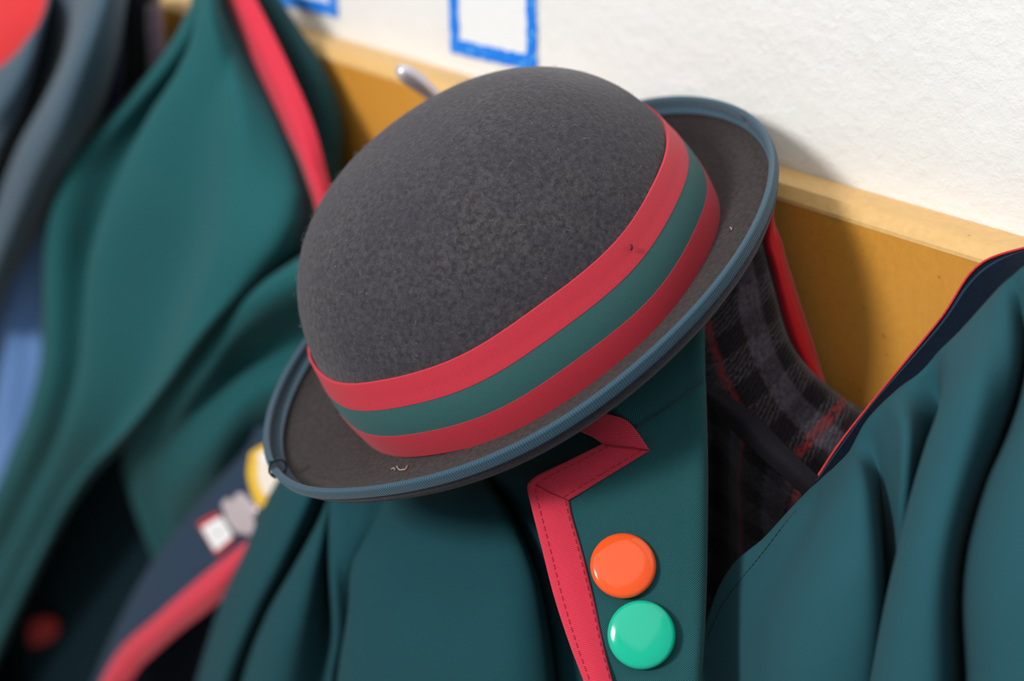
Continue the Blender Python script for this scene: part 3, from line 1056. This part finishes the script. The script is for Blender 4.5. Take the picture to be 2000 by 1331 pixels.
# ------------------------------------------------------------------ plaid coat
jp = thing('coat', 'grey and black plaid wool coat with red check lines, between the two blazers', 'coat', (-0.32, -0.04, 0.6))
pl0 = cpx((1300, 520, -.07), (1330, 600, -.085), (1350, 670, -.088), (1392, 768, -.088), (1455, 828, -.086), (1540, 908, -.082), (1612, 975, -.078))
pl1 = cpx((1345, 510, -.062), (1378, 600, -.078), (1400, 680, -.083), (1434, 765, -.085), (1478, 830, -.082), (1560, 915, -.076), (1630, 980, -.07))
pl2 = cpx((1410, 440, -.052), (1440, 540, -.062), (1458, 640, -.068), (1490, 725, -.07), (1532, 795, -.068), (1605, 865, -.062), (1680, 925, -.055))
pl3 = cpx((1460, 400, -.042), (1478, 480, -.046), (1500, 575, -.052), (1530, 680, -.056), (1572, 745, -.056), (1640, 805, -.05), (1720, 870, -.042))
pl4 = cpx((1470, 390, -.034), (1484, 470, -.036), (1506, 560, -.040), (1538, 668, -.043), (1582, 730, -.044), (1650, 785, -.038), (1740, 840, -.03))
flap = sheet('collar_flap', [pl0, pl1, pl2, pl3, pl4], plaid('grey plaid', 0.030, 0.006, (0.009,), (0.1055,)), jp, 0.003, per=8, nv=50)
lo0 = cpx((1345, 740, -.075), (1345, 900, -.07), (1350, 1050, -.07), (1350, 1300, -.07), (1350, 1500, -.07))
lo1 = cpx((1400, 770, -.066), (1405, 900, -.058), (1400, 1050, -.06), (1400, 1300, -.06), (1400, 1500, -.06))
lo2 = cpx((1480, 850, -.07), (1465, 950, -.068), (1470, 1060, -.066), (1475, 1300, -.066), (1475, 1500, -.066))
lo3 = cpx((1610, 950, -.066), (1580, 1010, -.066), (1580, 1110, -.064), (1580, 1300, -.064), (1580, 1500, -.064))
pfront = sheet('front', [lo0, lo1, lo2, lo3], plaid('dark plaid', 0.004, 0.012, (0.0355, 0.065), ()), jp, 0.003, per=8, nv=50, drop=(0.0, 0.0, -0.4))
s0 = cpx((1340, 715, -.094), (1380, 753, -.095), (1470, 808, -.093), (1530, 868, -.089), (1600, 934, -.084), (1660, 990, -.078))
s1 = cpx((1340, 732, -.099), (1382, 770, -.1), (1455, 827, -.098), (1515, 885, -.094), (1582, 946, -.088), (1640, 1005, -.082))
s2 = cpx((1340, 750, -.094), (1384, 786, -.095), (1440, 845, -.093), (1500, 902, -.089), (1566, 960, -.084), (1620, 1020, -.078))
sheet('binding_strip', [s0, s1, s2], fine_cloth('black tape', srgb(33, 30, 36), 700, 0.15, 0.85, 0.0, 0.15, 0.1), jp, 0.002, per=8, nv=50)
rl = cpx((1500, 380, -.036), (1498, 429, -.036), (1484, 477, -.037), (1497, 520, -.037), (1517, 640, -.038), (1554, 706, -.038), (1600, 765, -.036), (1625, 800, -.034))
rm = cpx((1506, 380, -.040), (1504, 431, -.040), (1502, 475, -.042), (1514, 515, -.043), (1540, 610, -.044), (1568, 690, -.043), (1606, 762, -.04), (1630, 795, -.037))
rr = cpx((1510, 380, -.033), (1508, 433, -.033), (1522, 468, -.033), (1534, 512, -.033), (1564, 606, -.033), (1587, 677, -.033), (1614, 762, -.033), (1636, 795, -.033))
sheet('red_lining', [rl, rm, rr], m_satin, jp, 0.002, per=8, nv=60, wrinkle=0.0012, seed=4)

# ------------------------------------------------------------------ navy blazer with pins
jn = thing('blazer', 'navy blazer with wide red edge tape and three enamel pins on its lapel', 'blazer', (-0.68, -0.08, 0.66), 'school blazers on the rail')
nA, nB, nC = at(505, 880, -.118), at(300, 1150, -.135), at(480, 1060, -.13)
NN = (nB - nA).cross(nC - nA).normalized()
if NN.dot(FWD) > 0:
    NN = -NN


def nv_(px, py, off=0.0):
    return on(px, py, nA, NN, off)


sheet('lapel', [
    [nv_(*p) for p in ((500, 835, -.03), (488, 868, -.03), (425, 942, -.03), (365, 1012, -.03), (285, 1122, -.03), (222, 1242, -.03), (180, 1340, -.03), (120, 1480, -.03))],
    [nv_(*p) for p in ((520, 835, -.004), (505, 868, -.004), (440, 942, -.004), (380, 1012, -.004), (300, 1122, -.004), (236, 1242, -.004), (194, 1340, -.004), (135, 1480, -.004))],
    [nv_(*p) for p in ((560, 850), (545, 890), (470, 975), (420, 1040), (335, 1145), (262, 1230), (205, 1340), (150, 1480))],
    [nv_(*p) for p in ((610, 930), (560, 980), (500, 1050), (455, 1090), (360, 1170), (275, 1250), (215, 1345), (165, 1480))],
], m_navy, jn, 0.002, per=6, nv=50, drop=(-0.03, 0.02, -0.28))
sheet('edge_tape', [
    [nv_(*p) for p in ((560, 990, .002), (494, 1050, .002), (420, 1107, .002), (350, 1166, .002), (298, 1213, .002), (252, 1252, .002), (226, 1284, .002), (198, 1335, .002), (140, 1480, .002))],
    [nv_(*p) for p in ((560, 1020, .006), (494, 1066, .006), (430, 1135, .006), (350, 1202, .006), (300, 1246, .006), (262, 1278, .006), (242, 1302, .006), (218, 1340, .006), (165, 1480, .006))],
    [nv_(*p) for p in ((560, 1040, -.002), (495, 1095, -.002), (443, 1162, -.002), (350, 1236, -.002), (304, 1276, -.002), (276, 1302, -.002), (262, 1322, -.002), (240, 1350, -.002), (190, 1480, -.002))],
], m_tape, jn, 0.002, per=8, nv=60, drop=(-0.03, 0.02, -0.28))
sheet('inner_front', [
    cpx((420, 1100, -.09), (330, 1200, -.09), (270, 1280, -.09), (215, 1360, -.09), (170, 1500, -.09)),
    cpx((520, 1080, -.085), (450, 1180, -.085), (400, 1270, -.085), (340, 1360, -.085), (290, 1500, -.085)),
    cpx((600, 1080, -.07), (560, 1180, -.07), (520, 1280, -.07), (480, 1380, -.07), (440, 1500, -.07)),
], m_lining, jn, 0.002, per=6, nv=30, drop=(-0.02, 0.01, -0.3))


def pin_mat(name, c, rough=0.25, metal=0.0):
    M = Mat(name, c, rough, 0, 0.5)
    M.b.inputs['Metallic'].default_value = metal
    return M.m


m_yellow = pin_mat('yellow enamel', srgb(246, 196, 58))
m_cream = pin_mat('cream enamel', srgb(252, 238, 222), 0.15)
m_white = pin_mat('white enamel', srgb(250, 250, 250), 0.1)
m_pinred = pin_mat('red enamel', srgb(198, 50, 52))
m_silver = pin_mat('pale rose metal', srgb(215, 200, 205), 0.4, 0.3)
m_gold = pin_mat('brass dot', srgb(170, 150, 120), 0.3, 0.6)


def roundpoly(pts, n):
    P = smooth_curve(list(pts) + [pts[0]], n + 1)[:-1]
    return [Vector(p) for p in P]


nax = [(494, 884), (512, 872), (545, 862), (566, 880), (566, 915), (552, 950), (532, 980), (519, 991), (509, 988), (497, 962), (489, 925)]
sh = thing('enamel_pin', 'yellow and cream shield-shaped enamel pin tucked against the hat brim', 'pin', nv_(516, 990, .001))
plate('shield', roundpoly([nv_(x, y, .001) for x, y in nax], 44), NN, 0.0028, m_yellow, sh, bevel=0.0008)
cx_, cy_ = 527, 920
plate('cream_field', roundpoly([nv_(cx_ + (x - cx_) * 0.62, cy_ + (y - cy_) * 0.68, .0038) for x, y in nax], 40), NN, 0.0006, m_cream, sh, bevel=0.0002)
plate('white_top_glare', [nv_(x, y, .0042) for x, y in ((504, 888), (526, 876), (556, 876), (552, 906), (512, 906))], NN, 0.0009, m_white, sh, bevel=0.0002)  # glare on the shield's white top, built in as a raised plate
sv = thing('enamel_pin', 'small silvery pink crest-shaped metal pin between shield and square pins', 'pin', nv_(490, 1046, .001))
so = [(438, 985), (447, 973), (460, 978), (467, 964), (478, 964), (494, 980), (508, 994), (505, 1007), (499, 1016), (505, 1030), (503, 1045), (492, 1046), (481, 1041), (472, 1043), (458, 1030), (447, 1014), (445, 1000)]
plate('crest', roundpoly([nv_(x, y, .001) for x, y in so], 60), NN, 0.003, m_silver, sv, bevel=0.001)
plate('raised_motif', roundpoly([nv_(475 + (x - 475) * 0.45, 1002 + (y - 1002) * 0.5, .004) for x, y in so], 40), NN, 0.0012, m_silver, sv, bevel=0.0004)
wp = thing('enamel_pin', 'white rectangular enamel pin with red ends, lowest on the navy lapel', 'pin', nv_(428, 1086, .001))
q = [(389, 1021), (427, 1000), (461, 1057), (428, 1087)]


def quadpt(s, t, off):
    a = (q[0][0] * (1 - s) + q[1][0] * s, q[0][1] * (1 - s) + q[1][1] * s)
    b = (q[3][0] * (1 - s) + q[2][0] * s, q[3][1] * (1 - s) + q[2][1] * s)
    return nv_(a[0] * (1 - t) + b[0] * t, a[1] * (1 - t) + b[1] * t, off)


def rquad(t0, t1, off, r=0.12, n=5):
    pts = []
    for (cs, ct_, a0) in ((1 - r, t1 - r * 0.6, 0), (r, t1 - r * 0.6, 90), (r, t0 + r * 0.6, 180), (1 - r, t0 + r * 0.6, 270)):
        for i in range(n):
            a = math.radians(a0 + 90 * i / (n - 1))
            pts.append(quadpt(cs + r * math.cos(a), ct_ + r * 0.6 * math.sin(a), off))
    return pts


plate('red_back', rquad(0, 1, .001), NN, 0.0022, m_pinred, wp, bevel=0.0005)
plate('white_field', rquad(0.15, 0.86, .003, 0.1), NN, 0.001, m_white, wp, bevel=0.0003)
plate('centre_dot', [quadpt(0.5 + 0.07 * math.cos(t), 0.5 + 0.05 * math.sin(t), .004) for t in np.linspace(0, 6.28, 16, endpoint=False)], NN, 0.0006, m_gold, wp, bevel=0.0002)

# ------------------------------------------------------------------ left jacket with red tape
jl = thing('blazer', 'green blazer with a broad red tape down its front edge, left of the hat', 'blazer', (-0.8, -0.08, 0.64), 'school blazers on the rail')
L_ = [
    cpx((389, -40, -.04), (371, 21, -.05), (326, 98, -.055), (252, 186, -.06), (168, 259, -.065), (118, 305, -.068), (103, 371, -.07), (88, 466, -.07), (85, 600, -.07), (84, 700, -.07), (63, 778, -.07), (25, 880, -.07), (-160, 1230, -.07)),
    cpx((393, -40, -.06), (378, 30, -.07), (336, 110, -.08), (265, 200, -.09), (190, 275, -.1), (145, 325, -.105), (125, 400, -.107), (112, 490, -.108), (108, 610, -.11), (105, 710, -.11), (82, 800, -.11), (42, 905, -.11), (-140, 1260, -.11)),
    cpx((398, -40, -.06), (384, 36, -.07), (344, 120, -.078), (279, 205, -.085), (238, 278, -.09), (206, 340, -.093), (178, 415, -.096), (150, 510, -.099), (140, 620, -.104), (132, 720, -.106), (108, 815, -.106), (65, 920, -.106), (-115, 1280, -.106)),
    cpx((404, -40, -.07), (394, 40, -.085), (362, 130, -.098), (310, 215, -.108), (268, 295, -.114), (236, 365, -.118), (208, 440, -.12), (185, 530, -.121), (175, 630, -.122), (163, 730, -.122), (135, 830, -.12), (90, 935, -.118), (-90, 1300, -.115)),
    cpx((410, -40, -.075), (415, 50, -.09), (405, 140, -.1), (382, 225, -.108), (366, 310, -.113), (357, 385, -.116), (350, 455, -.117), (325, 550, -.118), (295, 650, -.119), (262, 745, -.119), (205, 845, -.118), (125, 950, -.115), (-65, 1320, -.112)),
    cpx((415, -40, -.075), (440, 60, -.092), (455, 150, -.106), (468, 235, -.118), (472, 320, -.126), (462, 395, -.131), (440, 470, -.134), (400, 560, -.135), (355, 660, -.134), (310, 750, -.132), (238, 850, -.128), (140, 955, -.124), (-50, 1330, -.12)),
    cpx((420, -40, -.07), (462, 60, -.086), (500, 150, -.1), (535, 235, -.112), (558, 310, -.12), (565, 390, -.126), (545, 460, -.13), (478, 555, -.134), (402, 645, -.134), (340, 735, -.132), (262, 832, -.128), (150, 955, -.124), (-40, 1335, -.12)),
    cpx((424, -40, -.064), (470, 60, -.074), (512, 150, -.084), (552, 235, -.092), (588, 310, -.098), (612, 390, -.102), (598, 480, -.108), (500, 562, -.114), (412, 655, -.116), (350, 742, -.115), (272, 840, -.112), (158, 962, -.108), (-32, 1340, -.105)),
]


def flat_y(p, f, ymax=-.02):
    """same line of sight, set nearer to the wall"""
    d = p - CAM
    Y = min(p.y * f, ymax)
    return CAM + d * ((Y - CAM.y) / d.y)


for k_, f_ in ((7, 0.6), (6, 0.7), (5, 0.84)):
    for q_ in range(9):
        L_[k_][q_] = flat_y(L_[k_][q_], f_ + (1 - f_) * max(0, q_ - 4) / 4)
for c_ in L_:
    c_[-1] = flat_y(c_[-1], 0.8)
    c_[-2] = flat_y(c_[-2], 0.92)
for k_, dy in ((2, 0.012), (4, 0.010)):
    for p in L_[k_][2:]:
        p.y += dy
sheet('body', L_, m_left, jl, 0.0026, per=7, nv=72, wrinkle=0.002, seed=31, drop=(-0.04, 0.03, -0.3))
M_ = [
    cpx((640, 470, -.085), (500, 560, -.09), (420, 640, -.092), (350, 735, -.092), (285, 815, -.09), (245, 880, -.086), (246, 940, -.08), (275, 1022, -.075), (310, 1117, -.07), (330, 1250, -.07)),
    cpx((640, 490, -.1), (515, 562, -.118), (436, 638, -.121), (366, 735, -.121), (300, 815, -.118), (256, 885, -.112), (256, 945, -.102), (283, 1022, -.094), (317, 1115, -.086), (338, 1250, -.08)),
    cpx((645, 530, -.1), (535, 580, -.116), (460, 650, -.119), (395, 735, -.119), (330, 812, -.117), (280, 890, -.11), (276, 950, -.102), (298, 1022, -.094), (328, 1112, -.085), (348, 1250, -.078)),
    cpx((645, 650, -.075), (530, 690, -.088), (462, 712, -.095), (420, 765, -.1), (370, 835, -.104), (320, 905, -.103), (306, 960, -.098), (320, 1030, -.09), (342, 1108, -.08), (355, 1250, -.072)),
    cpx((650, 720, -.08), (545, 740, -.096), (490, 770, -.102), (445, 820, -.106), (400, 880, -.107), (355, 940, -.104), (338, 990, -.098), (345, 1045, -.09), (358, 1110, -.078), (362, 1250, -.068)),
    cpx((660, 840, -.06), (560, 850, -.07), (500, 875, -.076), (460, 915, -.08), (430, 950, -.082), (400, 990, -.08), (388, 1020, -.077), (380, 1060, -.07), (378, 1110, -.064), (376, 1250, -.06)),
]
for c_ in M_:
    for q_, f_ in ((4, 0.97), (5, 0.88), (6, 0.76), (7, 0.64), (8, 0.54), (9, 0.5)):
        c_[q_] = flat_y(c_[q_], f_)
sheet('lower_front', M_, m_left, jl, 0.0026, per=7, nv=60)
sheet('hollow_shade', [  # dark sheet standing in for the shadow between the jacket folds
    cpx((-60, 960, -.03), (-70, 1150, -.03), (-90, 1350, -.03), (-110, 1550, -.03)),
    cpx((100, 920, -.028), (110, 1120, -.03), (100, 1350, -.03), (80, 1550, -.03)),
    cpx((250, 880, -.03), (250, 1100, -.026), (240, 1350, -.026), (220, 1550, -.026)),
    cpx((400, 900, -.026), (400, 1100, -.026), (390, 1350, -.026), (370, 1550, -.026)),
], m_hollow_shade, jl, 0.002, per=6, nv=40, drop=(-0.02, 0.0, -0.3))
plate('red_label', roundpoly([at(x, y, -.036) for x, y in ((58, 1225), (70, 1210), (98, 1204), (114, 1214), (110, 1240), (88, 1256), (62, 1258))], 30), Vector((0, -1, 0)), 0.003, m_satin, jl)
sheet('red_edge_tape', [[flat_y(p, 0.76) for p in c_] for c_ in (
    cpx((424, -40, -.072), (466, 60, -.08), (497, 126, -.085), (525, 182, -.09), (560, 256, -.096), (588, 315, -.1), (609, 378, -.103), (622, 430, -.104), (634, 500, -.104)),
    cpx((452, -40, -.08), (500, 63, -.088), (534, 136, -.093), (565, 203, -.098), (592, 272, -.103), (610, 330, -.107), (627, 375, -.109), (640, 430, -.11), (652, 500, -.11)),
    cpx((480, -40, -.073), (534, 66, -.08), (572, 146, -.085), (606, 226, -.09), (625, 288, -.094), (636, 340, -.097), (646, 375, -.099), (656, 430, -.1), (668, 500, -.1)),
)], m_tape, jl, 0.002, per=8, nv=50)
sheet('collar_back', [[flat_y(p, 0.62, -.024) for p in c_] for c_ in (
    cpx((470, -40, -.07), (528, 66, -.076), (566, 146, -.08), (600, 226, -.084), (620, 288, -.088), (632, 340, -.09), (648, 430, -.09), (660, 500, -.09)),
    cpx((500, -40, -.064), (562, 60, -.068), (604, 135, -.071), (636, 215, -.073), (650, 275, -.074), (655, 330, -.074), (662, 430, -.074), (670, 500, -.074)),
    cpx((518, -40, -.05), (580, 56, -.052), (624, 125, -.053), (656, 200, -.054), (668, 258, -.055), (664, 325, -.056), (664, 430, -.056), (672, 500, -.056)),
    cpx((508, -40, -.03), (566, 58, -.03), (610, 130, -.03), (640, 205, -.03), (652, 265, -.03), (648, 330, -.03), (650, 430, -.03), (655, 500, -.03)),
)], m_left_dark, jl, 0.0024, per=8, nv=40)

# ------------------------------------------------------------------ far left garments
sl = thing('blazer', 'slate grey-blue blazer with deep folds at the far left', 'blazer', (-1.2, -0.07, 0.9), 'school blazers on the rail')
sheet('body', [
    cpx((-160, 200, -.06), (-150, 320, -.06), (-140, 440, -.06), (-140, 560, -.06), (-140, 800, -.06)),
    cpx((-60, 160, -.1), (-70, 280, -.11), (-90, 400, -.11), (-110, 520, -.11), (-120, 800, -.11)),
    cpx((30, 108, -.1), (5, 200, -.12), (-30, 300, -.12), (-70, 430, -.12), (-100, 800, -.11)),
    cpx((80, 40, -.085), (58, 130, -.1), (28, 225, -.11), (-20, 340, -.115), (-80, 700, -.11)),
    cpx((105, -30, -.05), (80, 85, -.055), (55, 190, -.065), (5, 310, -.075), (-70, 640, -.09)),
    cpx((145, -30, -.05), (120, 100, -.055), (85, 190, -.065), (28, 300, -.075), (-60, 600, -.09)),
    cpx((178, -30, -.09), (142, 90, -.11), (98, 195, -.12), (40, 305, -.125), (-50, 560, -.12)),
    cpx((215, -30, -.095), (172, 95, -.118), (128, 215, -.128), (68, 335, -.13), (-40, 590, -.125)),
    cpx((240, -30, -.08), (210, 110, -.1), (160, 245, -.11), (95, 360, -.112), (-30, 620, -.11)),
    cpx((252, -30, -.05), (228, 120, -.06), (185, 262, -.07), (112, 372, -.07), (-20, 640, -.07)),
], m_slate, sl, 0.0026, per=7, nv=44, drop=(-0.2, 0.01, -0.1))
bk = thing('coat', 'black garment with a deep blue strip, right behind the slate blazer', 'coat', (-1.0, -0.04, 1.05))
sheet('coat_body', [
    cpx((190, -40, -.04), (175, 120, -.045), (160, 300, -.045), (150, 480, -.045)),
    cpx((240, -40, -.06), (235, 120, -.06), (225, 300, -.058), (210, 480, -.055)),
    cpx((285, -40, -.055), (288, 60, -.055), (285, 300, -.05), (280, 480, -.05)),
    cpx((312, -40, -.03), (306, 60, -.03), (300, 300, -.03), (300, 480, -.03)),
], m_black, bk, 0.003, per=6, nv=30)
sheet('blue_strip', [
    cpx((212, 10, -.066), (212, 120, -.07), (206, 180, -.07), (200, 300, -.07)),
    cpx((226, 10, -.07), (228, 120, -.074), (222, 180, -.074), (216, 300, -.074)),
    cpx((238, 10, -.064), (240, 120, -.066), (236, 180, -.066), (230, 300, -.066)),
], m_blue_dark, bk, 0.002, per=6, nv=24)
mv = thing('cloth_strip', 'small fuzzy mauve strip of cloth beside the black garment', 'cloth', (-0.95, -0.03, 1.12))
sheet('strip', [
    cpx((284, 10, -.05), (284, 60, -.05), (290, 110, -.05), (300, 200, -.05)),
    cpx((300, 10, -.06), (302, 60, -.06), (308, 110, -.06), (316, 200, -.06)),
    cpx((316, 10, -.05), (320, 60, -.05), (324, 110, -.05), (332, 200, -.05)),
], m_mauve, mv, 0.003, per=6, nv=24, wrinkle=0.003, seed=9)
shx = thing('shirt', 'periwinkle blue garment hanging between the slate and green blazers', 'shirt', (-1.05, -0.05, 1.0))
sheet('shirt_body', [
    cpx((-140, 420, -.05), (-150, 620, -.05), (-160, 820, -.05), (-170, 1050, -.05)),
    cpx((-40, 360, -.06), (-50, 600, -.065), (-60, 800, -.065), (-70, 1050, -.06)),
    cpx((20, 330, -.064), (25, 580, -.07), (15, 790, -.07), (0, 1050, -.066)),
    cpx((60, 310, -.058), (65, 560, -.058), (55, 780, -.058), (40, 1050, -.058)),
    cpx((150, 280, -.05), (140, 540, -.05), (130, 770, -.05), (110, 1050, -.05)),
], m_shirt, shx, 0.002, per=8, nv=40, wrinkle=0.002, seed=2)
rd = thing('red_garment', 'bright red garment in the top left corner above the slate blazer', 'garment', (-1.2, -0.03, 1.1))
sheet('garment_body', [
    cpx((-140, -60, -.05), (-150, 60, -.06), (-150, 160, -.07), (-150, 300, -.07)),
    cpx((-20, -60, -.055), (-20, 50, -.065), (-20, 150, -.07), (-30, 300, -.065)),
    cpx((90, -60, -.045), (95, 40, -.05), (90, 120, -.05), (80, 300, -.045)),
    cpx((180, -60, -.035), (182, 20, -.035), (172, 100, -.035), (160, 300, -.035)),
], m_redcloth, rd, 0.003, per=8, nv=30)
